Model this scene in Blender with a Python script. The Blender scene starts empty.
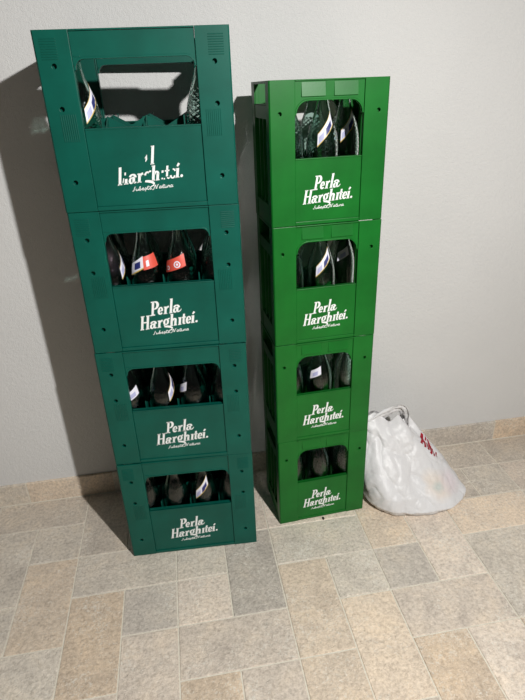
import bpy, bmesh, math, random
from mathutils import Vector, Matrix, noise

random.seed(7)
sc = bpy.context.scene
COL = sc.collection

# ------------------------------------------------------------------ camera, world, light, exposure
F_PX = 526.0
YAW, PITCH, ROLL, CAM_H = 0.1516, 0.4607, -0.0384, 1.3374
WALL_Y = 1.6247
fw = Vector((math.sin(YAW)*math.cos(PITCH), math.cos(YAW)*math.cos(PITCH), -math.sin(PITCH)))
r0 = Vector((math.cos(YAW), -math.sin(YAW), 0)); u0 = r0.cross(fw)
rt = r0*math.cos(ROLL) + u0*math.sin(ROLL)
up = -r0*math.sin(ROLL) + u0*math.cos(ROLL)
cam_data = bpy.data.cameras.new('camera')
cam_data.sensor_fit = 'VERTICAL'; cam_data.sensor_height = 36.0
cam_data.lens = 36.0*F_PX/700.0
cam_data.clip_start = 0.02
cam = bpy.data.objects.new('camera', cam_data); COL.objects.link(cam)
cam.matrix_world = Matrix(((rt.x, up.x, -fw.x, 0), (rt.y, up.y, -fw.y, 0), (rt.z, up.z, -fw.z, CAM_H), (0, 0, 0, 1)))
sc.camera = cam

world = bpy.data.worlds.new('room_ambience'); sc.world = world
world.use_nodes = True
bg = world.node_tree.nodes['Background']
bg.inputs[0].default_value = (1.0, 0.98, 0.94, 1)
bg.inputs[1].default_value = 0.043

lamp = bpy.data.lights.new('ceiling_lamp', 'AREA')                # a small disc lamp turned down towards the stacks
lamp.shape = 'DISK'; lamp.size = 0.05
lamp.energy = 51; lamp.color = (1.0, 0.992, 0.97)
lo = bpy.data.objects.new('ceiling_lamp', lamp); COL.objects.link(lo)
lo.location = (0.69, -0.20, 1.92)
lo.rotation_euler = Vector((-.36, .50, -.80)).to_track_quat('-Z', 'Y').to_euler()

sc.view_settings.view_transform = 'Standard'
sc.view_settings.look = 'None'
sc.view_settings.gamma = 1.0
sc.view_settings.use_curve_mapping = False
sc.view_settings.exposure = 0.0

# ------------------------------------------------------------------ helpers
def srgb(r, g, b):
    f = lambda c: c/12.92 if c <= .04045 else ((c+.055)/1.055)**2.4
    return (f(r/255), f(g/255), f(b/255), 1)

def obj(name, bm, mats, parent=None, smooth=False):
    me = bpy.data.meshes.new(name)
    bm.normal_update(); bm.to_mesh(me); bm.free()
    for m in (mats if isinstance(mats, (list, tuple)) else [mats]): me.materials.append(m)
    if smooth:
        for p in me.polygons: p.use_smooth = True
    o = bpy.data.objects.new(name, me); COL.objects.link(o)
    if parent: o.parent = parent
    return o

def thing(name, label, cat, loc=(0, 0, 0), rz=0, group=None):
    o = bpy.data.objects.new(name, None); COL.objects.link(o)
    o.empty_display_size = .05
    o.location = loc; o.rotation_euler = (0, 0, rz)
    o['label'] = label; o['category'] = cat
    if group: o['group'] = group
    return o

def copy_thing(src, name=None):
    c = src.copy(); COL.objects.link(c)
    for ch in src.children:
        d = ch.copy(); COL.objects.link(d); d.parent = c
    return c

def add_box(bm, x0, y0, z0, x1, y1, z1, mat=0, M=None):
    vs = [bm.verts.new((x, y, z)) for z in (z0, z1) for y in (y0, y1) for x in (x0, x1)]
    if M is not None:
        for v in vs: v.co = M @ v.co
    idx = ((0, 2, 3, 1), (4, 5, 7, 6), (0, 1, 5, 4), (1, 3, 7, 5), (3, 2, 6, 7), (2, 0, 4, 6))
    for f in idx:
        fc = bm.faces.new([vs[i] for i in f]); fc.material_index = mat
    return vs

def add_plate(bm, outline, holes, y0, y1, M=None):
    """outline and holes are lists of (x, z); the plate is filled between them and runs from y0 (front) to y1 (back)."""
    t = bmesh.new()
    edges = []
    clean = lambda lp: [p for i, p in enumerate(lp) if math.hypot(p[0]-lp[i-1][0], p[1]-lp[i-1][1]) > 1e-6]
    outline = clean(outline); holes = [clean(h) for h in holes]
    for loop in [outline]+list(holes):
        vs = [t.verts.new((p[0], 0, p[1])) for p in loop]
        for i in range(len(vs)): edges.append(t.edges.new((vs[i], vs[(i+1) % len(vs)])))
    bmesh.ops.triangle_fill(t, use_beauty=True, use_dissolve=False, edges=edges, normal=(0, -1, 0))
    t.verts.index_update()
    tris = [[v.index for v in f.verts] for f in t.faces]
    pos = [v.co.copy() for v in t.verts]
    loops = []; k = 0
    for loop in [outline]+list(holes):
        loops.append(list(range(k, k+len(loop)))); k += len(loop)
    t.free()
    tr = (lambda v: M @ v) if M is not None else (lambda v: v)
    A = [bm.verts.new(tr(Vector((p.x, y0, p.z)))) for p in pos]
    B = [bm.verts.new(tr(Vector((p.x, y1, p.z)))) for p in pos]
    for f in tris:
        bm.faces.new([A[i] for i in f]); bm.faces.new([B[i] for i in reversed(f)])
    for lp in loops:
        for i in range(len(lp)):
            a, b = lp[i], lp[(i+1) % len(lp)]
            bm.faces.new((A[a], A[b], B[b], B[a]))

def finish(bm):
    bmesh.ops.recalc_face_normals(bm, faces=bm.faces)

def circle(cx, cz, r, n=14):
    return [(cx+r*math.cos(2*math.pi*i/n), cz+r*math.sin(2*math.pi*i/n)) for i in range(n)]

def arc(cx, cz, r, a0, a1, n=8):
    return [(cx+r*math.cos(math.radians(a0+(a1-a0)*i/n)), cz+r*math.sin(math.radians(a0+(a1-a0)*i/n))) for i in range(n+1)]

def add_bevel(o, w=.0012, seg=2):
    m = o.modifiers.new('edge', 'BEVEL'); m.width = w; m.segments = seg; m.limit_method = 'ANGLE'; m.angle_limit = math.radians(50)
    m.harden_normals = False

# ------------------------------------------------------------------ materials
def new_mat(name):
    m = bpy.data.materials.new(name); m.use_nodes = True
    return m, m.node_tree, m.node_tree.nodes['Principled BSDF']

def link(nt, a, b): nt.links.new(a, b)

def noise_node(nt, scale, detail=4, rough=.55, coord='Object', vec=None):
    n = nt.nodes.new('ShaderNodeTexNoise'); n.inputs['Scale'].default_value = scale
    n.inputs['Detail'].default_value = detail; n.inputs['Roughness'].default_value = rough
    if vec is None:
        tc = nt.nodes.new('ShaderNodeTexCoord'); vec = tc.outputs[coord]
    link(nt, vec, n.inputs['Vector'])
    return n

def bump(nt, bsdf, height, strength, dist=.002):
    b = nt.nodes.new('ShaderNodeBump'); b.inputs['Strength'].default_value = strength; b.inputs['Distance'].default_value = dist
    link(nt, height, b.inputs['Height']); link(nt, b.outputs[0], bsdf.inputs['Normal'])
    return b

def ramp(nt, fac, stops):
    r = nt.nodes.new('ShaderNodeValToRGB')
    while len(r.color_ramp.elements) < len(stops): r.color_ramp.elements.new(.5)
    for e, (p, c) in zip(r.color_ramp.elements, stops):
        e.position = p; e.color = c
    link(nt, fac, r.inputs[0]); return r

def plain(name, col, rough=.5, metal=0):
    m, nt, b = new_mat(name)
    b.inputs['Base Color'].default_value = col; b.inputs['Roughness'].default_value = rough; b.inputs['Metallic'].default_value = metal
    return m

def plastic(name, col, rough):
    m, nt, b = new_mat(name)
    n = noise_node(nt, 9, 5)
    c2 = tuple(c*1.18 for c in col[:3])+(1,); c1 = tuple(c*.88 for c in col[:3])+(1,)
    r = ramp(nt, n.outputs[0], [(.35, c1), (.7, c2)])
    link(nt, r.outputs[0], b.inputs['Base Color'])
    b.inputs['Roughness'].default_value = rough
    b.inputs['IOR'].default_value = 1.45; b.inputs['Specular IOR Level'].default_value = .36
    n2 = noise_node(nt, 260, 2)
    bump(nt, b, n2.outputs[0], .05, .001)
    return m

M_DARK = plastic('dark_green_plastic', srgb(2, 81, 68), .42)
M_LIGHT = plastic('bright_green_plastic', srgb(16, 101, 33), .38)
M_INK = plain('white_ink', srgb(238, 240, 238), .5)
M_LABW = plain('label_white', srgb(226, 226, 236), .5)
M_LABB = plain('label_navy', srgb(38, 46, 110), .5)
M_LABG = plain('label_gold', srgb(205, 178, 96), .4)
M_LABR = plain('label_red', srgb(214, 82, 66), .5)
M_RED = plain('print_red', srgb(160, 22, 42), .5)
M_DEBRIS = plain('dark_debris', srgb(40, 34, 28), .8)

def glass_mat():
    m, nt, b = new_mat('bottle_glass')
    b.inputs['Base Color'].default_value = (.70, .84, .79, 1)
    b.inputs['Roughness'].default_value = .03
    b.inputs['IOR'].default_value = 1.52
    b.inputs['Transmission Weight'].default_value = 1
    return m
M_GLASS = glass_mat()

def wall_mat():
    m, nt, b = new_mat('painted_plaster')
    n1 = noise_node(nt, 1.6, 3); n2 = noise_node(nt, 330, 3, .6); n3 = noise_node(nt, 90, 3, .6)
    r = ramp(nt, n1.outputs[0], [(.3, srgb(213, 212, 210)), (.75, srgb(222, 221, 219))])
    link(nt, r.outputs[0], b.inputs['Base Color'])
    b.inputs['Roughness'].default_value = .75
    a = nt.nodes.new('ShaderNodeMath'); a.operation = 'ADD'
    link(nt, n2.outputs[0], a.inputs[0]); link(nt, n3.outputs[0], a.inputs[1])
    bump(nt, b, a.outputs[0], .65, .0026)
    return m

def stone_mat():
    m, nt, b = new_mat('rustic_stone_tile')
    at = nt.nodes.new('ShaderNodeAttribute'); at.attribute_name = 'tint'
    tc = nt.nodes.new('ShaderNodeTexCoord')
    off = nt.nodes.new('ShaderNodeAttribute'); off.attribute_name = 'shift'
    add = nt.nodes.new('ShaderNodeVectorMath'); add.operation = 'ADD'
    link(nt, tc.outputs['Object'], add.inputs[0]); link(nt, off.outputs['Vector'], add.inputs[1])
    n1 = noise_node(nt, 11, 8, .62, vec=add.outputs[0])
    n2 = noise_node(nt, 110, 7, .72, vec=add.outputs[0])
    n1.inputs['Distortion'].default_value = .6
    mx = nt.nodes.new('ShaderNodeMix'); mx.data_type = 'RGBA'; mx.blend_type = 'MULTIPLY'; mx.inputs[0].default_value = 1
    r = ramp(nt, n1.outputs[0], [(.28, (.80, .80, .81, 1)), (.5, (.98, .98, .98, 1)), (.72, (1.10, 1.07, 1.02, 1))])
    link(nt, at.outputs['Color'], mx.inputs[6]); link(nt, r.outputs[0], mx.inputs[7])
    r2 = ramp(nt, n2.outputs[0], [(.33, (.70, .69, .68, 1)), (.5, (.98, .98, .98, 1)), (.66, (1.18, 1.18, 1.18, 1))])
    mx2 = nt.nodes.new('ShaderNodeMix'); mx2.data_type = 'RGBA'; mx2.blend_type = 'MULTIPLY'; mx2.inputs[0].default_value = 1
    link(nt, mx.outputs[2], mx2.inputs[6]); link(nt, r2.outputs[0], mx2.inputs[7])
    # specular glints of the rough stone, painted into the base colour as pale flecks
    n4 = noise_node(nt, 120, 5, .6, vec=add.outputs[0]); n4.inputs['Distortion'].default_value = 1.5
    n5 = noise_node(nt, 7, 2, .5, vec=add.outputs[0])
    sm = nt.nodes.new('ShaderNodeMath'); sm.operation = 'MULTIPLY_ADD'; link(nt, n5.outputs[0], sm.inputs[0]); sm.inputs[1].default_value = .45; link(nt, n4.outputs[0], sm.inputs[2])
    fr = ramp(nt, sm.outputs[0], [(.80, (0, 0, 0, 1)), (.90, (.62, .62, .62, 1))])
    mx3 = nt.nodes.new('ShaderNodeMix'); mx3.data_type = 'RGBA'
    link(nt, fr.outputs[0], mx3.inputs[0]); link(nt, mx2.outputs[2], mx3.inputs[6]); mx3.inputs[7].default_value = srgb(240, 234, 222)
    link(nt, mx3.outputs[2], b.inputs['Base Color'])
    b.inputs['Roughness'].default_value = .40
    n3 = noise_node(nt, 75, 8, .68, vec=add.outputs[0])
    n3.inputs['Distortion'].default_value = .8
    bump(nt, b, n3.outputs[0], .85, .005)
    return m

M_WALL = wall_mat(); M_STONE = stone_mat()
def grout_mat():
    m, nt, b = new_mat('grout')
    n = noise_node(nt, 120, 4)
    r = ramp(nt, n.outputs[0], [(.3, srgb(208, 200, 184)), (.7, srgb(226, 219, 204))])
    link(nt, r.outputs[0], b.inputs['Base Color']); b.inputs['Roughness'].default_value = .9
    return m
M_GROUT = grout_mat()

# ------------------------------------------------------------------ setting: wall, floor, skirting
X0, X1, Y0 = -2.6, 3.2, -1.6
bm = bmesh.new(); add_box(bm, X0, WALL_Y, -.02, X1, WALL_Y+.1, 2.6); finish(bm)
w = obj('wall_back', bm, M_WALL); w['kind'] = 'structure'

TONES = {'G': (219, 208, 193), 'T': (231, 212, 190), 'P': (228, 213, 197), 'D': (203, 193, 181), 'B': (228, 206, 181), 'K': (212, 200, 185)}
def tile_faces(bm, x0, y0, x1, y1, col, tint, shift, g=.0019, e=.0016, dz=.0020):
    """one tile with a worn, slightly uneven edge, sunk below its top at the joint"""
    nx = max(2, int((x1-x0)/.02)); ny = max(2, int((y1-y0)/.02))
    sh = Vector((random.uniform(-9, 9), random.uniform(-9, 9), random.uniform(-9, 9)))
    xs = [x0+g, x0+g+e]+[x0+g+e+(x1-x0-2*g-2*e)*i/nx for i in range(1, nx)]+[x1-g-e, x1-g]
    ys = [y0+g, y0+g+e]+[y0+g+e+(y1-y0-2*g-2*e)*i/ny for i in range(1, ny)]+[y1-g-e, y1-g]
    grid = []
    for j, y in enumerate(ys):
        row = []
        for i, x in enumerate(xs):
            edge = i in (0, len(xs)-1) or j in (0, len(ys)-1)
            jx = .0009*noise.noise(Vector((x*40, y*40, 3))) if i in (0, len(xs)-1) else 0
            jy = .0009*noise.noise(Vector((x*40, y*40, 9))) if j in (0, len(ys)-1) else 0
            row.append(bm.verts.new((x+jx, y+jy, -dz if edge else 0)))
        grid.append(row)
    c = srgb(*col)
    for j in range(len(ys)-1):
        for i in range(len(xs)-1):
            f = bm.faces.new((grid[j][i], grid[j][i+1], grid[j+1][i+1], grid[j+1][i]))
            for l in f.loops:
                l[tint] = c; l[shift] = (sh.x, sh.y, sh.z, 1)

TX = lambda i: -.1145+.1560*i
TY = lambda j: WALL_Y-.1545*(6-j)
tiles = [(-4,5,2,1,'K'),(-3,4,1,1,'G'),(-4,3,1,2,'G'),(-3,2,1,2,'T'),(-4,2,1,1,'G'),(-4,1,2,1,'G'),(-4,-1,1,2,'G'),(-3,-1,1,2,'P'),
 (-2,4,1,2,'K'),(-2,3,2,1,'G'),(-1,4,1,2,'G'),(-2,1,1,2,'B'),(-1,2,1,1,'D'),(-1,0,1,2,'P'),(-2,0,1,1,'P'),
 (0,3,1,2,'G'),(1,2,1,2,'D'),(0,2,1,1,'P'),(0,1,2,1,'P'),(0,-1,1,2,'B'),(1,-1,1,2,'P'),(1,4,1,2,'P'),(0,5,1,1,'G'),
 (2,3,2,1,'G'),(2,1,1,2,'T'),(3,2,1,1,'G'),(3,0,1,2,'T'),(2,-1,1,2,'T'),(2,4,2,1,'P'),(2,5,2,1,'G'),
 (4,3,1,2,'T'),(4,2,1,1,'D'),(5,2,1,2,'P'),(4,1,2,1,'P'),(4,-1,1,2,'B'),(5,-1,1,2,'P'),(5,4,1,1,'G'),(4,5,2,1,'G'),
 (6,3,2,1,'T'),(6,1,2,2,'G'),(6,-1,1,2,'T'),(7,-1,1,2,'P'),(6,5,2,1,'K'),(6,4,1,1,'K'),(7,4,1,1,'G'),(8,5,2,1,'K'),(8,4,2,1,'P'),(8,3,1,1,'G'),(8,1,1,2,'T'),(9,2,1,2,'G'),(9,1,1,1,'P')]
used = set((i+a, j+b) for i, j, w_, h_, c in tiles for a in range(w_) for b in range(h_))
rnd = random.Random(3)
for j in range(5, -21, -1):
    for i in range(-16, 21):
        if (i, j) in used: continue
        opts = [(1, 1), (1, 2), (2, 1), (2, 1), (1, 2), (2, 2)]; rnd.shuffle(opts)
        for w_, h_ in opts:
            cells = [(i+a, j-b) for a in range(w_) for b in range(h_)]
            if all(c not in used for c in cells) and i+w_ <= 21 and j-h_ >= -22:
                used.update(cells); tiles.append((i, j-h_+1, w_, h_, rnd.choice('GTPPGTDBK'))); break
bm = bmesh.new()
tint = bm.loops.layers.float_color.new('tint'); shift = bm.loops.layers.float_color.new('shift')
for i, j, w_, h_, c in tiles:
    v = 1+rnd.uniform(-.04, .04)
    tile_faces(bm, TX(i), TY(j), TX(i+w_), min(TY(j+h_), WALL_Y), [k*v for k in TONES[c]], tint, shift)
n_before = len(bm.faces)
vs = [bm.verts.new(p) for p in ((TX(-16), TY(-22), -.0021), (TX(21), TY(-22), -.0021), (TX(21), WALL_Y, -.0021), (TX(-16), WALL_Y, -.0021))]
f = bm.faces.new(vs); f.material_index = 1
lowv = [bm.verts.new((p.co.x, p.co.y, -.06)) for p in vs]
for a in range(4):
    f = bm.faces.new((vs[(a+1) % 4], vs[a], lowv[a], lowv[(a+1) % 4])); f.material_index = 1
f = bm.faces.new(lowv[::-1]); f.material_index = 1
fl = obj('floor', bm, [M_STONE, M_GROUT]); fl['kind'] = 'structure'

# skirting of cut stone tiles along the wall
bm = bmesh.new()
tint = bm.loops.layers.float_color.new('tint'); shift = bm.loops.layers.float_color.new('shift')
SK_H = .088
joints = [-.637+.3058*k for k in range(-6, 13)]
skt = {0: 'T', 5: 'T', 6: 'B'}
for k in range(len(joints)-1):
    a, b_ = joints[k], joints[k+1]
    s0 = len(bm.faces)
    vs = add_box(bm, a+.0015, WALL_Y-.0095, .0015, b_-.0015, WALL_Y+.001, SK_H)
    bm.faces.ensure_lookup_table()
    cc = 'D' if abs(a-.892) < .02 else ('B' if abs(a-1.198) < .02 else ('T' if abs(a+.637) < .02 else rnd.choice('GTKG')))
    c = srgb(*TONES[cc]); sh = (rnd.uniform(-9, 9), rnd.uniform(-9, 9), rnd.uniform(-9, 9), 1)
    for f in bm.faces[s0:]:
        for l in f.loops: l[tint] = c; l[shift] = sh
n0 = len(bm.faces)
add_box(bm, joints[0], WALL_Y-.0085, 0, joints[-1], WALL_Y+.001, SK_H-.0012, mat=1)
# the bead of pale grout along the foot of the skirting
add_box(bm, joints[0], WALL_Y-.0125, -.002, joints[-1], WALL_Y-.004, .0022, mat=1)
finish(bm)
sk = obj('baseboard_back', bm, [M_STONE, M_GROUT]); sk['kind'] = 'structure'; add_bevel(sk, .0012, 1)

# ------------------------------------------------------------------ lettering
def rib(bm, pts, ws):
    """ribbon of varying width along a path, in lettering units (millimetres)"""
    if not isinstance(ws, (list, tuple)): ws = [ws]*len(pts)
    L, R = [], []
    for i, p in enumerate(pts):
        a = Vector(pts[max(0, i-1)]); b_ = Vector(pts[min(len(pts)-1, i+1)])
        d = (b_-a)
        d = d.normalized() if d.length > 1e-9 else Vector((1, 0))
        n = Vector((-d.y, d.x))*ws[i]/2
        L.append((p[0]+n.x, p[1]+n.y)); R.append((p[0]-n.x, p[1]-n.y))
    poly(bm, L+R[::-1], strip=(L, R))

def poly(bm, pts, strip=None):
    if strip:
        L = [bm.verts.new((p[0], 0, p[1])) for p in strip[0]]; R = [bm.verts.new((p[0], 0, p[1])) for p in strip[1]]
        for i in range(len(L)-1): bm.faces.new((L[i], R[i], R[i+1], L[i+1]))
    else:
        bm.faces.new([bm.verts.new((p[0], 0, p[1])) for p in pts])

def rect(bm, x0, y0, x1, y1): poly(bm, [(x0, y0), (x1, y0), (x1, y1), (x0, y1)])

def oval(cx, cy, rx, ry, a0, a1, n=14):
    return [(cx+rx*math.cos(math.radians(a0+(a1-a0)*i/n)), cy+ry*math.sin(math.radians(a0+(a1-a0)*i/n))) for i in range(n+1)]

def oval_w(a0, a1, thick, thin, n=14):
    return [thin+(thick-thin)*abs(math.cos(math.radians(a0+(a1-a0)*i/n))) for i in range(n+1)]

XH, CAP, ST, TN = 20.8, 38.2, 6.0, 2.5
def g_P(bm, x):
    rect(bm, x+2, 0, x+2+ST, CAP); rect(bm, x-1, 0, x+11.5, 3); rect(bm, x-1, CAP-3, x+9, CAP)
    rib(bm, [(x+7, CAP-1.6)]+oval(x+9, CAP-11, 8, 9.6, 90, -90)+[(x+7, CAP-20.6)], [TN]+oval_w(90, -90, 7, TN)+[TN])
def g_e(bm, x, wd=14, frag=None):
    cx = x+wd/2
    if frag: rib(bm, oval(cx, XH/2, wd/2-1.5, XH/2-1, *frag), oval_w(*frag, 4.5, 2.5)); return
    rib(bm, oval(cx, XH/2, wd/2-2.6, XH/2-1.4, 60, 325), oval_w(60, 325, 6, 2.6))
    rib(bm, oval(cx, XH/2, wd/2-2.6, XH/2-1.4, 70, -5), oval_w(70, -5, 4.6, 2.6))
    rib(bm, [(cx-wd/2+2, XH*.44), (cx+wd/2-1.2, XH*.52)], 2.6)
def g_r(bm, x):
    rect(bm, x+2, 0, x+2+ST, XH-1); rect(bm, x+.4, 0, x+9.8, 2.2); rect(bm, x+.2, XH-3.0, x+5, XH-.6)
    rib(bm, [(x+7, XH*.62), (x+9.5, XH*.86), (x+13, XH*.93)], [2.6, 4, 6])
def g_l(bm, x, base=True):
    rect(bm, x+1.5, 0, x+1.5+ST, CAP+1); rect(bm, x+.2, CAP-1.4, x+4, CAP+1)
    if base: rect(bm, x+.2, 0, x+9, 2.2)
def g_a(bm, x, tail=False, wd=17):
    sx = x+wd-9
    rect(bm, sx, 2, sx+ST, XH-6)
    rib(bm, oval(sx+.4, XH-8, 6.2, 6.6, 0, 165), oval_w(0, 165, 5.6, 2.8))
    rib(bm, oval(x+5.8, 6.6, 3.6, 5.4, 80, 300), oval_w(80, 300, 5.6, 2.8))
    rib(bm, [(x+6, 12), (sx+1, 13.5)], 2.8); rib(bm, [(x+7, 1.6), (sx+1, 4.2)], 2.6)
    e = [(sx+3.4, 4), (sx+5.4, 1.6), (sx+9, 2.2)]
    if tail: e += [(sx+12, 5), (sx+13.4, 8)]
    rib(bm, e, [5, 3.6, 2.8]+([2.2, 1.6] if tail else []))
def g_H(bm, x, full=True):
    for q in (0, 14): 
        top = CAP if full else (CAP if q == 0 else 12)
        rect(bm, x+q+1.6, 0, x+q+1.6+ST, top); rect(bm, x+q, 0, x+q+9.6, 2.4)
        if full: rect(bm, x+q, CAP-2.4, x+q+9.6, CAP)
    if full: rect(bm, x+6, CAP*.48, x+17, CAP*.48+3.2)
    else:
        rect(bm, x+14.6, 20, x+18, 26)
        rib(bm, [(x+11.5, 4), (x+13, 14)], 2.2)
def g_g(bm, x, part=False, wd=16):
    cx = x+7.4
    if part: rib(bm, oval(cx, 13.6, 4.4, 7.2, 175, 40), oval_w(175, 40, 4.6, 2.6))
    else: rib(bm, oval(cx, 13.6, 5.0, 7.2, 0, 360, 20), oval_w(0, 360, 5.6, 2.6, 20))
    rib(bm, [(cx+2.6, 19.4), (cx+6, 22), (cx+9, 21.2)], [2.6, 3.2, 4])
    if not part: rib(bm, [(cx-2.4, 7.6), (cx-4.6, 4.2), (cx-1, 2)], [2.6, 3, 3])
    rib(bm, [(cx-4, 1.6), (cx+4, .6), (cx+12, -1.6), (cx+17, -5.6), (cx+16, -9.6), (cx+9, -12)], [4, 5.4, 5.6, 4.4, 3.2, 1.4])
def g_h(bm, x):
    rect(bm, x+2, 0, x+2+ST, 33.2); rect(bm, x+.4, 30.8, x+5, 33.2); rect(bm, x+.8, 0, x+9.4, 2.2)
    rect(bm, x+12, 0, x+12+ST, XH-6); rect(bm, x+11, 0, x+19.4, 2.2)
    rib(bm, [(x+7.6, XH*.64)]+oval(x+11.6, XH-7.4, 3.9, 6, 130, 0), [2.6]+oval_w(130, 0, 6, 3))
def g_i(bm, x, dot=True, body=True):
    if body:
        rect(bm, x+2, 0, x+2+ST, XH); rect(bm, x+.4, XH-2.4, x+4, XH); rect(bm, x+.8, 0, x+9.6, 2.2)
    if dot: rib(bm, [(x+3.4, XH+4), (x+7.4, XH+10)], [4, 5.6])
def g_t(bm, x):
    rect(bm, x+2, 3, x+2+ST-.6, XH+8); rect(bm, x-1, XH-3, x+10.4, XH)
    rib(bm, [(x+4.8, 4), (x+6.4, 1.6), (x+10, 2.6)], [5, 3.6, 2.2])

SCRIPT = {  # small handwritten letters on a height of 1, each a list of strokes
 'I': (.75, [[(.05, .1), (.2, 0), (.35, .3), (.5, 1.5), (.62, 1.6)]]),
 'u': (.72, [[(0, .9), (.1, .25), (.25, 0), (.45, .2), (.55, .9), (.55, .2), (.72, .1)]]),
 'b': (.66, [[(0, .2), (.2, 1.0), (.28, 1.7), (.14, 1.5), (.12, .2), (.3, 0), (.5, .3), (.45, .7), (.2, .6), (.66, .3)]]),
 'e': (.6, [[(0, .3), (.3, .5), (.42, .8), (.25, 1), (.1, .5), (.25, 0), (.6, .25)]]),
 's': (.55, [[(0, .2), (.3, 1), (.42, .4), (.3, 0), (.1, .15), (.55, .2)], [(.28, -.15), (.2, -.5)]]),
 't': (.55, [[(0, .3), (.25, 1.6), (.2, .2), (.35, 0), (.55, .2)], [(.02, 1.1), (.6, 1.2)]]),
 'N': (1.2, [[(-.3, -.3), (0, 0), (.25, 1.5), (.35, 1.6), (.55, .1), (.65, .1), (.85, 1.5), (1.05, 1.7)]]),
 'a': (.72, [[(.5, .8), (.25, .95), (.05, .4), (.2, 0), (.45, .4), (.52, .9), (.5, .1), (.72, .15)]]),
 'r': (.55, [[(0, .2), (.15, 1), (.22, .75), (.42, .85), (.4, .1), (.55, .15)]]),
}
def script_line(bm, x, y, h, wd):
    t = 'Iubeste Natura'
    tot = sum(.45 if c == ' ' else SCRIPT[c][0] for c in t); k = wd/tot
    for c in t:
        if c == ' ': x += .45*k; continue
        for st in SCRIPT[c][1]: rib(bm, [(x+p[0]*k, y+p[1]*h) for p in st], 1.5)
        x += SCRIPT[c][0]*k

SHEAR = .24
def lettering(worn):
    bm = bmesh.new()
    L1 = 25.5; Y1 = 35.6
    b1 = bmesh.new()
    if not worn:
        g_P(b1, 0); g_e(b1, 18); g_r(b1, 33); g_l(b1, 47.5); g_a(b1, 57.5, True, 17)
    else:
        g_l(b1, 47.5); rib(b1, [(35, XH-6), (37.6, XH), (38.4, XH-9), (36.4, XH-13)], [2, 5, 3.6, 1.4])
    for v in b1.verts: v.co.x += L1; v.co.z += Y1
    b2 = bmesh.new()
    g_H(b2, 0, not worn); g_a(b2, 25, False, 17); g_r(b2, 44)
    g_g(b2, 59, worn); g_h(b2, 76)
    if not worn:
        g_i(b2, 97.5, False); g_t(b2, 107.5); g_e(b2, 118, 14.5); g_i(b2, 131.5)
    else:
        rect(b2, 99.5, 15, 104, 20); rect(b2, 100, 1, 103.4, 4.4); rect(b2, 105, 0, 108, 3)
        rect(b2, 110, 6, 114.6, XH+8); rect(b2, 107, XH-4, 117.4, XH-1); rib(b2, [(113, 3.5), (116, 1.4), (118.6, 2.6)], 3)
        g_e(b2, 119, 14, (200, 330)); rib(b2, oval(126, XH/2, 5.5, XH/2-1, 30, 100), 3)
        g_i(b2, 131.5)
    poly(b2, [(146.5+3.2*math.cos(a*.69), 3.2+3.2*math.sin(a*.69)) for a in range(9)])
    for bb in (b1, b2):
        for v in bb.verts: v.co.x += SHEAR*v.co.z
    b3 = bmesh.new(); script_line(b3, 0, 0, 5.6, 94)
    for v in b3.verts:
        v.co.x += .3*v.co.z
        x = v.co.x; v.co.x = x+29.5; v.co.z += -16.6-.025*x
    for bb in (b1, b2, b3):
        me = bpy.data.meshes.new('t'); bb.to_mesh(me); bb.free(); bm.from_mesh(me); bpy.data.meshes.remove(me)
    for v in bm.verts: v.co *= .001
    finish(bm)
    for f in bm.faces:
        if f.normal.y > 0: f.normal_flip()
    ret = bmesh.ops.extrude_face_region(bm, geom=list(bm.faces))
    for g in ret['geom']:
        if isinstance(g, bmesh.types.BMVert): g.co.y -= .0005
    return bm

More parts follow.
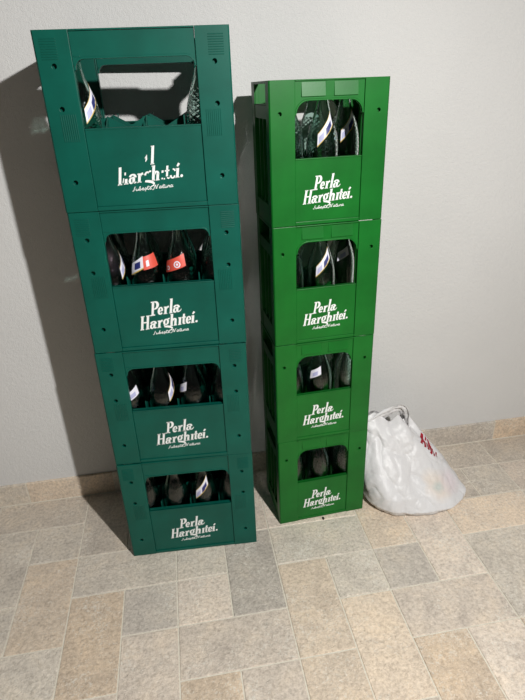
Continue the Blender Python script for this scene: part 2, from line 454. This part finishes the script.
# ------------------------------------------------------------------ crates
def crate(label, kind, mat, W, D, H, group, worn=False):
    """local frame: x 0..W along the front, y 0 (front)..D, z 0..H"""
    t = thing('bottle_crate', label, 'crate', group=group)
    dark = kind == 'dark'
    if dark: pw, zt, zb, band_t, rec, rad = .0725, .314, .1775, .3605, .0042, .022
    else: pw, zt, zb, band_t, rec, rad = .0630, .2960, .1640, .3345, .0030, .034
    pd = .052 if dark else .036
    zt_s, zb_s = (zt, zb) if dark else (.246, .062)
    faces = [(Matrix.Identity(4), W, pw, zt, zb, True),
             (Matrix.Translation((W, D, 0)) @ Matrix.Rotation(math.pi, 4, 'Z'), W, pw, zt, zb, False)]
    # corner posts: front plate with its drilled holes, side plate, inner backing
    for k in range(4):
        bm = bmesh.new()
        mx = k in (1, 2); my = k in (2, 3)
        S = Matrix.Diagonal((-1 if mx else 1, -1 if my else 1, 1, 1)); T = Matrix.Translation((W if mx else 0, D if my else 0, 0)) @ S
        c = .0025
        out = [(c, .0008), (pw, .0008), (pw, H-.0005), (c, H-.0005)]
        holes = [circle(.0345, z, .0052) for z in (.2985, .2175, .0665)] if dark else [circle(.0257, .266, .0048)]
        add_plate(bm, out, holes, 0, .003, T)
        add_box(bm, c, .010, .006, pw-.004, .0115, H-.004, M=T)            # inner backing behind the holes
        add_box(bm, pw-.003, .003, .006, pw, .0145, H-.002, M=T)             # return of the post towards the opening
        # side plate and the rounded corner between both
        side = [(c, .0008), (pd, .0008), (pd, H-.0005), (c, H-.0005)]
        R = T @ Matrix(((0, 1, 0, 0), (1, 0, 0, 0), (0, 0, 1, 0), (0, 0, 0, 1)))
        add_plate(bm, side, [], 0, .003, R)
        add_box(bm, pd-.003, .003, .006, pd, .0115, H-.002, M=R)
        v = [bm.verts.new(T @ Vector(p)) for p in ((c, 0, .0008), (0, c, .0008), (0, c, H-.0005), (c, 0, H-.0005))]
        bm.faces.new(v)
        if dark:                                                          # fine grip ribs
            for i in range(9): add_box(bm, .013, -.0012, .3105+.0046*i, .046, .0005, .3105+.0046*i+.0018, M=T)
            for i in range(8): add_box(bm, .028+.0044*i, -.0012, .152, .028+.0044*i+.0018, .0005, .207, M=T)
        finish(bm)
        o = obj('corner_post', bm, mat, t); add_bevel(o, .0009, 2)
    # front and back: lower panel, handle band
    for M, Wd, p, z1, z0, front in faces:
        bm = bmesh.new()
        add_box(bm, p+.0005, rec, .010, Wd-p-.0005, rec+.0035, z0, M=M)
        add_box(bm, p+.0005, .001, .0010, Wd-p-.0005, .008, .010, M=M)      # foot rim
        add_box(bm, p+.0005, rec-.0012, z0-.0035, Wd-p-.0005, .0185 if dark else .0140, z0, M=M)  # lip below the opening
        finish(bm); fp = obj('front_panel' if front else 'back_panel', bm, mat, t); add_bevel(fp, .0009, 2)
        bm = bmesh.new()
        rr = rad
        arcs = [(p+.0005, z1-rr)]+arc(p+.0005+rr, z1-rr, rr, 180, 90)+arc(Wd-p-.0005-rr, z1-rr, rr, 90, 0)
        out = [(p+.0005, z1-rr), (p+.0005, band_t), (Wd-p-.0005, band_t), (Wd-p-.0005, z1-rr)]+arcs[::-1][1:-1]
        add_plate(bm, out, [], rec, rec+.0035, M)
        # rolled lip that follows the opening
        k_in = [(x, z) for x, z in arcs]
        off = .0035
        cx, cz = Wd/2, (z1+z0)/2
        outer = []
        for x, z in k_in:
            outer.append((x, z))
        inner = []
        for i, (x, z) in enumerate(k_in):
            a = k_in[max(0, i-1)]; b_ = k_in[min(len(k_in)-1, i+1)]
            dx, dz = b_[0]-a[0], b_[1]-a[1]; l = math.hypot(dx, dz) or 1
            inner.append((x+dz/l*off, z-dx/l*off))
        add_plate(bm, outer+inner[::-1], [], rec-.0012, .0165, M)
        add_box(bm, p+.0005, .0005 if dark else -.0010, H-.0035, Wd-p-.0005, .013, H-.0005, M=M)  # top rim
        if not dark:                                                      # two raised fields on the band
            for a, b_ in ((.0795, .139), (.160, .2205)):
                q_ = add_box(bm, a, -.0004, .3015, b_, rec+.0015, .3325, M=M)
                for v_ in (q_[4], q_[5]): v_.co += M.to_3x3() @ Vector((0, .0034, 0))
            add_box(bm, .139, rec-.0006, .3005, .160, rec+.001, .3340, M=M)
        else:
            add_box(bm, p+.004, rec-.0012, z1+.0005, p+.016, rec+.001, z1+.003, M=M)
        finish(bm); add_bevel(obj('handle_bar', bm, mat, t), .0011, 2)
    # the two sides
    for s in (0, 1):
        S = Matrix.Identity(4) if s == 0 else Matrix.Translation((W, 0, 0)) @ Matrix.Diagonal((-1, 1, 1, 1))
        R = S @ Matrix(((0, 1, 0, 0), (1, 0, 0, 0), (0, 0, 1, 0), (0, 0, 0, 1)))
        bm = bmesh.new()
        a, b_ = pd+.0005, D-pd-.0005
        if dark:
            add_box(bm, a, .0028, .0010, b_, .0063, zb_s, M=R)
            add_box(bm, a, .0016, zb_s-.0035, b_, .0175, zb_s, M=R)
            arcs = [(a, zt-rad)]+arc(a+rad, zt-rad, rad, 180, 90)+arc(b_-rad, zt-rad, rad, 90, 0)
            finish(bm); obj('side_panel', bm, mat, t); bm = bmesh.new()
            add_plate(bm, [(a, zt-rad), (a, H-.004), (b_, H-.004), (b_, zt-rad)]+arcs[::-1][1:-1], [], .0028, .0063, R)
            add_box(bm, a, .0005, H-.004, b_, .013, H-.0005, M=R)
            finish(bm); obj('handle_bar', bm, mat, t)
        else:
            add_box(bm, a, .0014, .0010, b_, .005, .052, M=R)
            add_box(bm, a, .0005, .048, b_, .014, .052, M=R)
            n = 2
            for i in range(n):                                            # upright bars of the open side
                x = a+(b_-a)*(i+1)/(n+1); add_box(bm, x-.003, .002, .052, x+.003, .008, .255, M=R)
            finish(bm); obj('side_panel', bm, mat, t); bm = bmesh.new()
            add_box(bm, a, .0012, .255, b_, .005, .287, M=R); add_box(bm, a, .0012, .284, b_, .015, .287, M=R)
            add_box(bm, a, .0005, H-.006, b_, .013, H-.0005, M=R)
            finish(bm); obj('handle_bar', bm, mat, t)
    # bottom and the divider grid
    bm = bmesh.new(); add_box(bm, .012, .012, .003, W-.012, D-.012, .010)
    add_box(bm, .004, .004, .0, W-.004, D-.004, .0045)
    finish(bm); obj('crate_floor', bm, mat, t)
    bm = bmesh.new()
    xs, ys = (([.110, .200, .290], [.105, .195]) if dark else ([.105, .195], [.100]))
    cx = ([.065, .155, .245, .335] if dark else [.06, .15, .24]); cy = ([.06, .15, .24] if dark else [.0573, .1427])
    low, high = (.172, .197) if dark else (.105, .14)
    def zig(lo_, hi_, cross, mids):
        pts = sorted([(c_, high) for c_ in cross]+[(m_, low) for m_ in mids])
        pts = [(lo_, high)]+pts+[(hi_, high)]
        return [(lo_, .0105)]+pts+[(hi_, .0105)]
    for y in ys: add_plate(bm, zig(.0135, W-.0135, xs, cx)[::-1], [], y-.0012, y+.0012)
    SW = Matrix(((0, 1, 0, 0), (1, 0, 0, 0), (0, 0, 1, 0), (0, 0, 0, 1)))
    for x in xs: add_plate(bm, zig(.0215, D-.0215, ys, cy)[::-1], [], x-.0012, x+.0012, SW)
    finish(bm); obj('divider_grid', bm, mat, t)
    # printed lettering on the front panel
    lt = obj('lettering', lettering(worn), M_INK, t)
    if dark: lt.location = (.1262, rec-.00005, .0552); lt.rotation_euler = (0, -math.radians(4.5), 0)
    else: lt.location = (.0826, rec-.00005, .0530); lt.rotation_euler = (0, -math.radians(3.2), 0); lt.scale = (.885, 1, .90)
    if worn: lt['label'] = 'worn white lettering with pieces missing'
    return t

ORD = ['top', 'second', 'third', 'bottom']
LX, LY, LA, LH = -.2498, 1.2898, -.0637, .3646
RX, RY, RA, RH = .2399, 1.3250, .0478, .3383
LD, RD = .30, .20
dark_crates, light_crates = [], []
for k in range(4):
    name = ['dark green plastic bottle crate with worn white lettering, on top of the left stack',
            'dark green plastic bottle crate second from the top of the left stack',
            'dark green plastic bottle crate third from the top of the left stack',
            'dark green plastic bottle crate standing on the floor under the left stack'][k]
    if k < 2:
        c = crate(name, 'dark', M_DARK, .4, LD, LH, 'dark green crates in the left stack', worn=(k == 0))
    else:
        c = copy_thing(dark_crates[1]); c['label'] = name
    dx, dy = [(0, 0), (.0012, .0006), (-.0008, -.0004), (.0000, -.0055)][k]
    c.location = (LX+dx, LY+dy, .0005+(LH+.0002)*(3-k)); c.rotation_euler.z = LA+[0, .003, -.004, .013][k]
    dark_crates.append(c)
for k in range(4):
    name = ['bright green plastic bottle crate on top of the right stack',
            'bright green plastic bottle crate second from the top of the right stack',
            'bright green plastic bottle crate third from the top of the right stack',
            'bright green plastic bottle crate standing on the floor under the right stack'][k]
    if k == 0:
        c = crate(name, 'light', M_LIGHT, .3, RD, RH, 'bright green crates in the right stack')
    else:
        c = copy_thing(light_crates[0]); c['label'] = name
    dx, dy = [(-.0005, 0), (.0002, .0008), (-.0010, -.0004), (.0008, .0006)][k]
    c.location = (RX+dx, RY+dy, .0005+(RH+.0002)*(3-k)); c.rotation_euler.z = RA+[.003, -.003, -.002, .004][k]
    light_crates.append(c)

# ------------------------------------------------------------------ bottles
PROFILE = [(.0, .004), (.026, .003), (.036, .0), (.0395, .003), (.0405, .010), (.0407, .03), (.0405, .09), (.0407, .150), (.0406, .168), (.0394, .187), (.0366, .204),
           (.0322, .221), (.0266, .237), (.0214, .252), (.0170, .267), (.0141, .281), (.0127, .295), (.0124, .303), (.0138, .3045), (.0138, .3115), (.0129, .313), (.0129, .320)]
def rad_at(z):
    for (r0_, z0_), (r1_, z1_) in zip(PROFILE[4:], PROFILE[5:]):
        if z0_ <= z <= z1_: return r0_+(r1_-r0_)*(z-z0_)/(z1_-z0_)
    return PROFILE[-1][0]
def bottle_mesh(n=84):
    bm = bmesh.new()
    # refine the profile
    pr = [PROFILE[0]]
    for (r0_, z0_), (r1_, z1_) in zip(PROFILE, PROFILE[1:]):
        m = max(1, int((abs(z1_-z0_)+abs(r1_-r0_))/(.0022 if .12 < z0_ < .23 else .006)))
        for i in range(1, m+1): pr.append((r0_+(r1_-r0_)*i/m, z0_+(z1_-z0_)*i/m))
    inner = [(max(.0, r-.0028), z) for r, z in pr if z > .006 and r > .008]
    inner = [(0, .0085), (.03, .0078)]+[p for p in inner if p[1] > .009]
    inner[-1] = (inner[-1][0], .320)
    def lathe(profile, flip, dots):
        rings = []
        for r, z in profile:
            if r < 1e-6: rings.append([bm.verts.new((0, 0, z))]); continue
            ring = []
            for i in range(n):
                a = 2*math.pi*i/n
                rr = r
                if dots and .125 < z < .236:                              # raised beads moulded round the lower shoulder
                    row = (z-.125)/.0105
                    d = math.cos(math.pi*2*row)*math.cos(a*14)
                    rr += .0010*max(0, d)
                ring.append(bm.verts.new((rr*math.cos(a), rr*math.sin(a), z)))
            rings.append(ring)
        for A, B in zip(rings, rings[1:]):
            for i in range(n):
                j = (i+1) % n
                if len(A) == 1: f = [A[0], B[j], B[i]]
                elif len(B) == 1: f = [A[i], A[j], B[0]]
                else: f = [A[i], A[j], B[j], B[i]]
                bm.faces.new(f[::-1] if flip else f)
        return rings
    a = lathe(pr, False, True); b_ = lathe(inner, True, False)
    A, B = a[-1], b_[-1]
    for i in range(n): bm.faces.new((A[i], A[(i+1) % n], B[(i+1) % n], B[i]))
    finish(bm)
    for f in bm.faces: f.smooth = True
    return bm

def patch(bm, th0, z0, th1, z1, slope, mat, off, n=8):
    """label field wrapped on the shoulder: th in degrees, its edges rising by slope metres over its width"""
    rows = []
    for j in range(n+1):
        row = []
        for i in range(n+1):
            t_ = i/n; th = math.radians(th0+(th1-th0)*t_); z = z0+(z1-z0)*j/n+slope*t_
            r = rad_at(z)+off+.0010
            row.append(bm.verts.new((r*math.cos(th), r*math.sin(th), z)))
        rows.append(row)
    for j in range(n):
        for i in range(n):
            f = bm.faces.new((rows[j][i], rows[j][i+1], rows[j+1][i+1], rows[j+1][i])); f.material_index = mat; f.smooth = True
def disc(bm, th, z, r, mat, off, n=14):
    R = rad_at(z)
    c = bm.verts.new(((R+.001+off)*math.cos(math.radians(th)), (R+.001+off)*math.sin(math.radians(th)), z)); ring = []
    for i in range(n):
        a = 2*math.pi*i/n; zz = z+r*math.sin(a); t_ = math.radians(th)+r*math.cos(a)/R; q = rad_at(zz)+.001+off
        ring.append(bm.verts.new((q*math.cos(t_), q*math.sin(t_), zz)))
    for i in range(n):
        f = bm.faces.new((c, ring[i], ring[(i+1) % n])); f.material_index = mat
def label_mesh(kind):
    bm = bmesh.new()
    if kind == 'white':
        patch(bm, -34, .177, 34, .206, .050, 0, .0004)
        patch(bm, -34, .1755, 34, .1785, .050, 2, .0007)
        patch(bm, -34, .2045, 34, .2065, .050, 2, .0007)
        patch(bm, -2, .202, 14, .218, .0115, 1, .0007); patch(bm, 8, .212, 24, .225, .0115, 1, .0009)
        patch(bm, -28, .184, -10, .199, .013, 3, .0007)
    elif kind == 'red':
        patch(bm, -46, .184, 44, .214, .020, 4, .0004)
        for r0_, m_ in ((.0085, 0), (.0055, 4), (.003, 0)):
            disc(bm, 10, .2085, r0_, m_, .0006+(.0085-r0_)*.06)
        disc(bm, -30, .198, .0055, 0, .0007); disc(bm, -30, .198, .003, 4, .0010)
        patch(bm, 26, .2035, 40, .212, .003, 4, .0007)
    elif kind == 'redblue':
        patch(bm, -62, .186, -6, .214, .020, 0, .0004)
        patch(bm, -44, .199, -18, .215, .007, 1, .0007)
        patch(bm, -62, .184, -6, .187, .020, 2, .0007)
        patch(bm, -6, .200, 58, .232, .006, 4, .0004)
        patch(bm, 6, .208, 18, .222, .002, 0, .0007)
    else:                                                                 # small plain white
        patch(bm, -26, .188, 26, .213, .018, 0, .0004)
        patch(bm, -14, .196, 10, .208, .008, 3, .0007)
    bmesh.ops.recalc_face_normals(bm, faces=bm.faces)
    return bm
M_LABP = plain('label_lilac', srgb(176, 178, 214), .5)
LM = [M_LABW, M_LABB, M_LABG, M_LABP, M_LABR]
proto = {}
def bottle(kind, label, loc, rz, group):
    if kind not in proto:
        t = thing('glass_bottle', label, 'bottle', loc, rz, group)
        if not proto:
            o = obj('bottle_body', bottle_mesh(), M_GLASS, t); proto['_mesh'] = o
        else:
            o = proto['_mesh'].copy(); COL.objects.link(o); o.parent = t
        if kind != 'none':
            obj('neck_label', label_mesh(kind), LM, t)
        proto[kind] = t
        return t
    t = copy_thing(proto[kind]); t.location = loc; t.rotation_euler = (0, 0, rz)
    t['label'] = label; t['group'] = group
    return t

NUM = ['first', 'second', 'third', 'fourth']
LOOK = {'none': 'clear glass bottle', 'white': 'bottle with white and blue label', 'red': 'glass bottle with red label',
        'redblue': 'bottle with red and blue label', 'small': 'bottle with small white label'}
SHORT = ['top', 'second', 'third', 'lowest']
# (crate index from the top) -> front-row and second-row look with the direction each label faces
dark_front = {0: {0: ('white', -42), 3: ('none', 0)},
              1: {0: ('white', -10), 1: ('redblue', -90), 2: ('red', -115), 3: ('none', 30)},
              2: {0: ('small', -70), 1: ('white', -28), 2: ('small', -150), 3: ('none', 10)},
              3: {0: ('none', 0), 1: ('none', 40), 2: ('white', -100), 3: ('none', 20)}}
CX, CY = [.065, .155, .245, .335], [.06, .15, .24]
for k in range(4):
    c = dark_crates[k]
    R = Matrix.Translation(c.location) @ Matrix.Rotation(c.rotation_euler.z, 4, 'Z')
    for row in range(2):
        for i in range(4):
            if k == 0 and (row > 0 or i not in dark_front[0]): continue
            kind, face = dark_front[k][i] if row == 0 else ('none', random.uniform(0, 360))
            p = R @ Vector((CX[i]+random.uniform(-.0006, .0006), CY[row]+random.uniform(-.0003, .0003), .0105))
            if k == 0: lab = ('clear glass bottle with white and blue label at left inside top dark green crate' if i == 0 else 'clear unlabelled glass bottle at right inside top dark green crate')
            elif row == 0: lab = '%s, %s from left, front row of %s dark green crate' % (LOOK[kind], NUM[i], SHORT[k])
            else: lab = 'glass bottle, %s from left behind the front row in %s dark green crate' % (NUM[i], SHORT[k])
            bottle(kind, lab, p, math.radians(face), 'glass bottles in the dark green crates')
light_front = {0: {0: ('none', 0), 1: ('white', -88)},
               1: {0: ('none', 0), 1: ('white', -90)},
               2: {0: ('none', 0), 1: ('small', -120), 2: ('none', 0)},
               3: {0: ('none', 0), 1: ('none', 0), 2: ('none', 0)}}
light_back = {0: {2: ('white', -85)}, 1: {2: ('small', -95)}}
CX, CY = [.06, .15, .24], [.0573, .1427]
for k in range(4):
    c = light_crates[k]
    R = Matrix.Translation(c.location) @ Matrix.Rotation(c.rotation_euler.z, 4, 'Z')
    for row in range(2):
        for i in range(3):
            if row == 0 and i not in light_front[k]: continue
            kind, face = light_front[k][i] if row == 0 else light_back.get(k, {}).get(i, ('none', random.uniform(0, 360)))
            if kind == 'none': face = random.uniform(0, 360)
            p = R @ Vector((CX[i]+random.uniform(-.0006, .0006), CY[row]+random.uniform(-.0003, .0003), .0105))
            if row == 0: lab = '%s, %s from left, front row of %s bright green crate' % (LOOK[kind], NUM[i], SHORT[k])
            else: lab = '%s, %s from left, back row of %s bright green crate' % (LOOK[kind] if kind != 'none' else 'glass bottle', NUM[i], SHORT[k])
            bottle(kind, lab, p, math.radians(face), 'glass bottles in the bright green crates')

# ------------------------------------------------------------------ white carrier bag
def bag_mat():
    m, nt, b = new_mat('white_polythene')
    n = noise_node(nt, 7, 3)
    r = ramp(nt, n.outputs[0], [(.3, srgb(238, 236, 236)), (.7, srgb(246, 245, 246))])
    tc = nt.nodes.new('ShaderNodeTexCoord')
    col = r.outputs[0]
    # contents that show through the thin film
    for (x, y, z), rad, c in (((.800, 1.318, .070), .062, srgb(247, 234, 222)), ((.840, 1.345, .060), .06, srgb(242, 230, 233)), ((.775, 1.31, .125), .05, srgb(246, 236, 226)), ((.796, 1.306, .082), .032, srgb(214, 222, 217))):
        sub = nt.nodes.new('ShaderNodeVectorMath'); sub.operation = 'DISTANCE'
        link(nt, tc.outputs['Object'], sub.inputs[0]); sub.inputs[1].default_value = (x-.72, y-1.42, z)
        nz = noise_node(nt, 30, 2)
        ad = nt.nodes.new('ShaderNodeMath'); ad.operation = 'MULTIPLY_ADD'
        link(nt, nz.outputs[0], ad.inputs[0]); ad.inputs[1].default_value = .03; link(nt, sub.outputs['Value'], ad.inputs[2])
        mr = nt.nodes.new('ShaderNodeMapRange'); mr.inputs[1].default_value = rad*.7; mr.inputs[2].default_value = rad*1.25; mr.inputs[3].default_value = .85; mr.inputs[4].default_value = 0
        link(nt, ad.outputs[0], mr.inputs[0])
        mx = nt.nodes.new('ShaderNodeMix'); mx.data_type = 'RGBA'; link(nt, mr.outputs[0], mx.inputs[0])
        link(nt, col, mx.inputs[6]); mx.inputs[7].default_value = c; col = mx.outputs[2]
    link(nt, col, b.inputs['Base Color'])
    b.inputs['Roughness'].default_value = .38
    tl = nt.nodes.new('ShaderNodeBsdfTranslucent'); tl.inputs[0].default_value = (.9, .89, .88, 1)
    ms = nt.nodes.new('ShaderNodeMixShader'); ms.inputs[0].default_value = .22
    out = nt.nodes['Material Output']
    link(nt, b.outputs[0], ms.inputs[1]); link(nt, tl.outputs[0], ms.inputs[2]); link(nt, ms.outputs[0], out.inputs[0])
    n2 = noise_node(nt, 26, 4, .6); n2.inputs['Distortion'].default_value = 1.2
    bp = bump(nt, b, n2.outputs[0], .5, .006)
    return m
M_BAG = bag_mat()

# profile of the bag by height: (t, centre x, centre y, radius x, radius y, z)
BAG = [(0, .735, 1.415, .130, .105, .0015), (.04, .738, 1.408, .170, .142, .006), (.12, .741, 1.406, .186, .150, .026), (.25, .726, 1.417, .174, .138, .066),
       (.42, .699, 1.436, .154, .114, .118), (.60, .677, 1.455, .132, .088, .172), (.78, .664, 1.475, .108, .056, .222), (.90, .660, 1.485, .094, .028, .248), (1.0, .658, 1.489, .086, .007, .262)]
def bag_row(t):
    for a, b_ in zip(BAG, BAG[1:]):
        if a[0] <= t <= b_[0]:
            k = (t-a[0])/(b_[0]-a[0]); return [a[i]+(b_[i]-a[i])*k for i in range(1, 6)]
    return list(BAG[-1][1:])
def bag_point(th, t, off=0):
    cx, cy, rx, ry, z = bag_row(t)
    c, s = math.cos(th), math.sin(th)
    p = 2.5
    k = (abs(c)**p+abs(s)**p)**(-1/p)
    q = Vector((cx+rx*k*c, cy+ry*k*s, z))
    d = Vector((c, s, 0))
    lo_ = noise.noise(Vector((c*1.5, s*1.5, t*2.2+3)))*.024*min(1, t*5+.2)
    gather = noise.noise(Vector((c*4+t*1.6, s*4-t*1.2, t*1.6)))*.007*(.3+t)
    rg = lambda v: (1-abs(noise.noise(v)))**5
    fine = -.007*rg(Vector((q.x*10+q.z*6, q.y*10, q.z*7+7)))-.004*rg(Vector((q.x*21, q.y*21-q.z*9, q.z*15+1)))+.004
    fine += .0016*noise.noise(Vector((q.x*60, q.y*60, q.z*45)))
    lo_ += .022*math.exp(-((math.atan2(s, c)+.56)/.30)**2-(t/.17)**2)
    q = q+d*(lo_+gather+fine+off)
    if t > .5: q.z += (t-.5)*.06*noise.noise(Vector((c*2.2+5, s*2.2, 1.7)))
    if t > .6:                                                            # the side seam stands higher on the left of the mouth
        e = min(1, max(0, (.682-q.x)/.04)); q.z += .030*e*e*(3-2*e)*((t-.6)/.4)**1.5
    q.z = max(q.z, .0008)
    return q
bag_t = thing('carrier_bag', 'crumpled white plastic carrier bag with red lettering on the floor beside the bright green crates', 'bag', (.72, 1.42, 0))
def bag_obj(name, bm, mat):
    for v in bm.verts: v.co -= Vector((.72, 1.42, 0))
    o = obj(name, bm, mat, bag_t, smooth=True); return o
NT, NV = 220, 130
bm = bmesh.new(); rows = []
for j in range(NV+1):
    t = (j/NV)**1.15
    rows.append([bm.verts.new(bag_point(2*math.pi*i/NT, t)) for i in range(NT)])
for A, B in zip(rows, rows[1:]):
    for i in range(NT): bm.faces.new((A[i], A[(i+1) % NT], B[(i+1) % NT], B[i]))
bm.faces.new(rows[0][::-1])
finish(bm)
body = bag_obj('bag_body', bm, M_BAG)
sd = body.modifiers.new('film', 'SOLIDIFY'); sd.thickness = .0006; sd.offset = -1

# two strap handles rising from the mouth of the bag
def strap(pts, ws, tilt):
    bm = bmesh.new()
    P = [Vector(p) for p in pts]
    def cr(i, u):
        p0, p1, p2, p3 = P[max(0, i-1)], P[i], P[i+1], P[min(len(P)-1, i+2)]
        return .5*((2*p1)+(p2-p0)*u+(2*p0-5*p1+4*p2-p3)*u*u+(3*p1-p0-3*p2+p3)*u**3)
    C_, Wd = [], []
    for i in range(len(P)-1):
        for s in range(10): C_.append(cr(i, s/10)); Wd.append(ws[i]+(ws[i+1]-ws[i])*s/10)
    C_.append(P[-1]); Wd.append(ws[-1])
    tl = Vector(tilt).normalized(); rows = []
    for i, c in enumerate(C_):
        d = (C_[min(len(C_)-1, i+1)]-C_[max(0, i-1)]).normalized()
        n = tl-d*tl.dot(d); n.normalize(); m = d.cross(n)
        row = []
        for k in range(9):
            u = k/8-.5
            fold = .0045*math.sin(k*1.9+i*.12)+.003*noise.noise(Vector((i*.2, k*.8, 4)))
            row.append(bm.verts.new(c+n*Wd[i]*u+m*fold))
        rows.append(row)
    for A, B in zip(rows, rows[1:]):
        for k in range(8): bm.faces.new((A[k], A[k+1], B[k+1], B[k]))
    finish(bm)
    o = bag_obj('bag_handle', bm, M_BAG)
    s_ = o.modifiers.new('film', 'SOLIDIFY'); s_.thickness = .0006
strap([(.606, 1.480, .256), (.636, 1.480, .280), (.666, 1.483, .292), (.698, 1.487, .301), (.722, 1.490, .297), (.737, 1.487, .268), (.742, 1.478, .225)], [.062, .050, .042, .036, .042, .046, .05], (0, -.35, 1))

# red printed letters that follow the film
def print_patch(polys, origin, ax, ay):
    """polys in lettering units; origin, ax, ay give their place on the film as (angle, height) pairs"""
    bm = bmesh.new()
    for pl in polys:
        (x0, y0), (x1, y1), (x2, y2), (x3, y3) = pl
        n = 8; g = []
        for j in range(n+1):
            row = []
            for i in range(n+1):
                a, b_ = i/n, j/n
                x = (x0*(1-a)+x1*a)*(1-b_)+(x3*(1-a)+x2*a)*b_; y = (y0*(1-a)+y1*a)*(1-b_)+(y3*(1-a)+y2*a)*b_
                row.append(bm.verts.new(bag_point(origin[0]+x*ax[0]+y*ay[0], origin[1]+x*ax[1]+y*ay[1], .0018)))
            g.append(row)
        for j in range(n):
            for i in range(n): bm.faces.new((g[j][i], g[j][i+1], g[j+1][i+1], g[j+1][i]))
    finish(bm)
    return bag_obj('red_lettering', bm, M_RED)
print_patch([((0, 0), (.4, .05), (.8, 1), (.4, 1)), ((.65, 1), (1.05, 1), (1.3, .1), (.85, 0)), ((.3, .3), (1.0, .3), (1.0, .65), (.4, .65)),
             ((1.55, .1), (1.95, .1), (1.95, .6), (1.55, .6)), ((1.55, .75), (1.95, .75), (1.95, 1), (1.55, 1)),
             ((2.25, 0), (2.7, 0), (2.7, 1), (2.25, 1)), ((2.6, .85), (3.2, .7), (3.2, .4), (2.6, .55)), ((3.0, .65), (3.4, .55), (3.4, .05), (3.0, .05)),
             ((3.9, .2), (4.2, .2), (4.2, .5), (3.9, .5))], (math.radians(-44), .70), (.035, -.050), (.46, .07))

# ------------------------------------------------------------------ small scrap on the floor
bm = bmesh.new()
pts = [(-.004, -.002), (.001, -.006), (.005, -.001), (.002, .004), (-.003, .003)]
bot = [bm.verts.new((x, y, .0002)) for x, y in pts]; top = [bm.verts.new((x*.7, y*.7+.0005, .0035+.001*i)) for i, (x, y) in enumerate(pts)]
bm.faces.new(bot[::-1]); bm.faces.new(top)
for i in range(5): bm.faces.new((bot[i], bot[(i+1) % 5], top[(i+1) % 5], top[i]))
finish(bm)
sp = obj('dirt_scrap', bm, M_DEBRIS); sp.location = (.391, 1.322, 0)
sp['label'] = 'tiny dark scrap on the floor at the front foot of the bright green stack'; sp['category'] = 'scrap'

# the lamp's light bent through the bottles falls on the wall, the crates and the floor
lamp.cycles.is_caustics_light = True
for o in bpy.data.objects:
    if o.type != 'MESH': continue
    if o.name.split('.')[0] == 'bottle_body': o.cycles.is_caustics_caster = True
    elif o.name.split('.')[0] in ('wall_back', 'floor', 'divider_grid', 'back_panel', 'side_panel', 'crate_floor', 'neck_label'): o.cycles.is_caustics_receiver = True
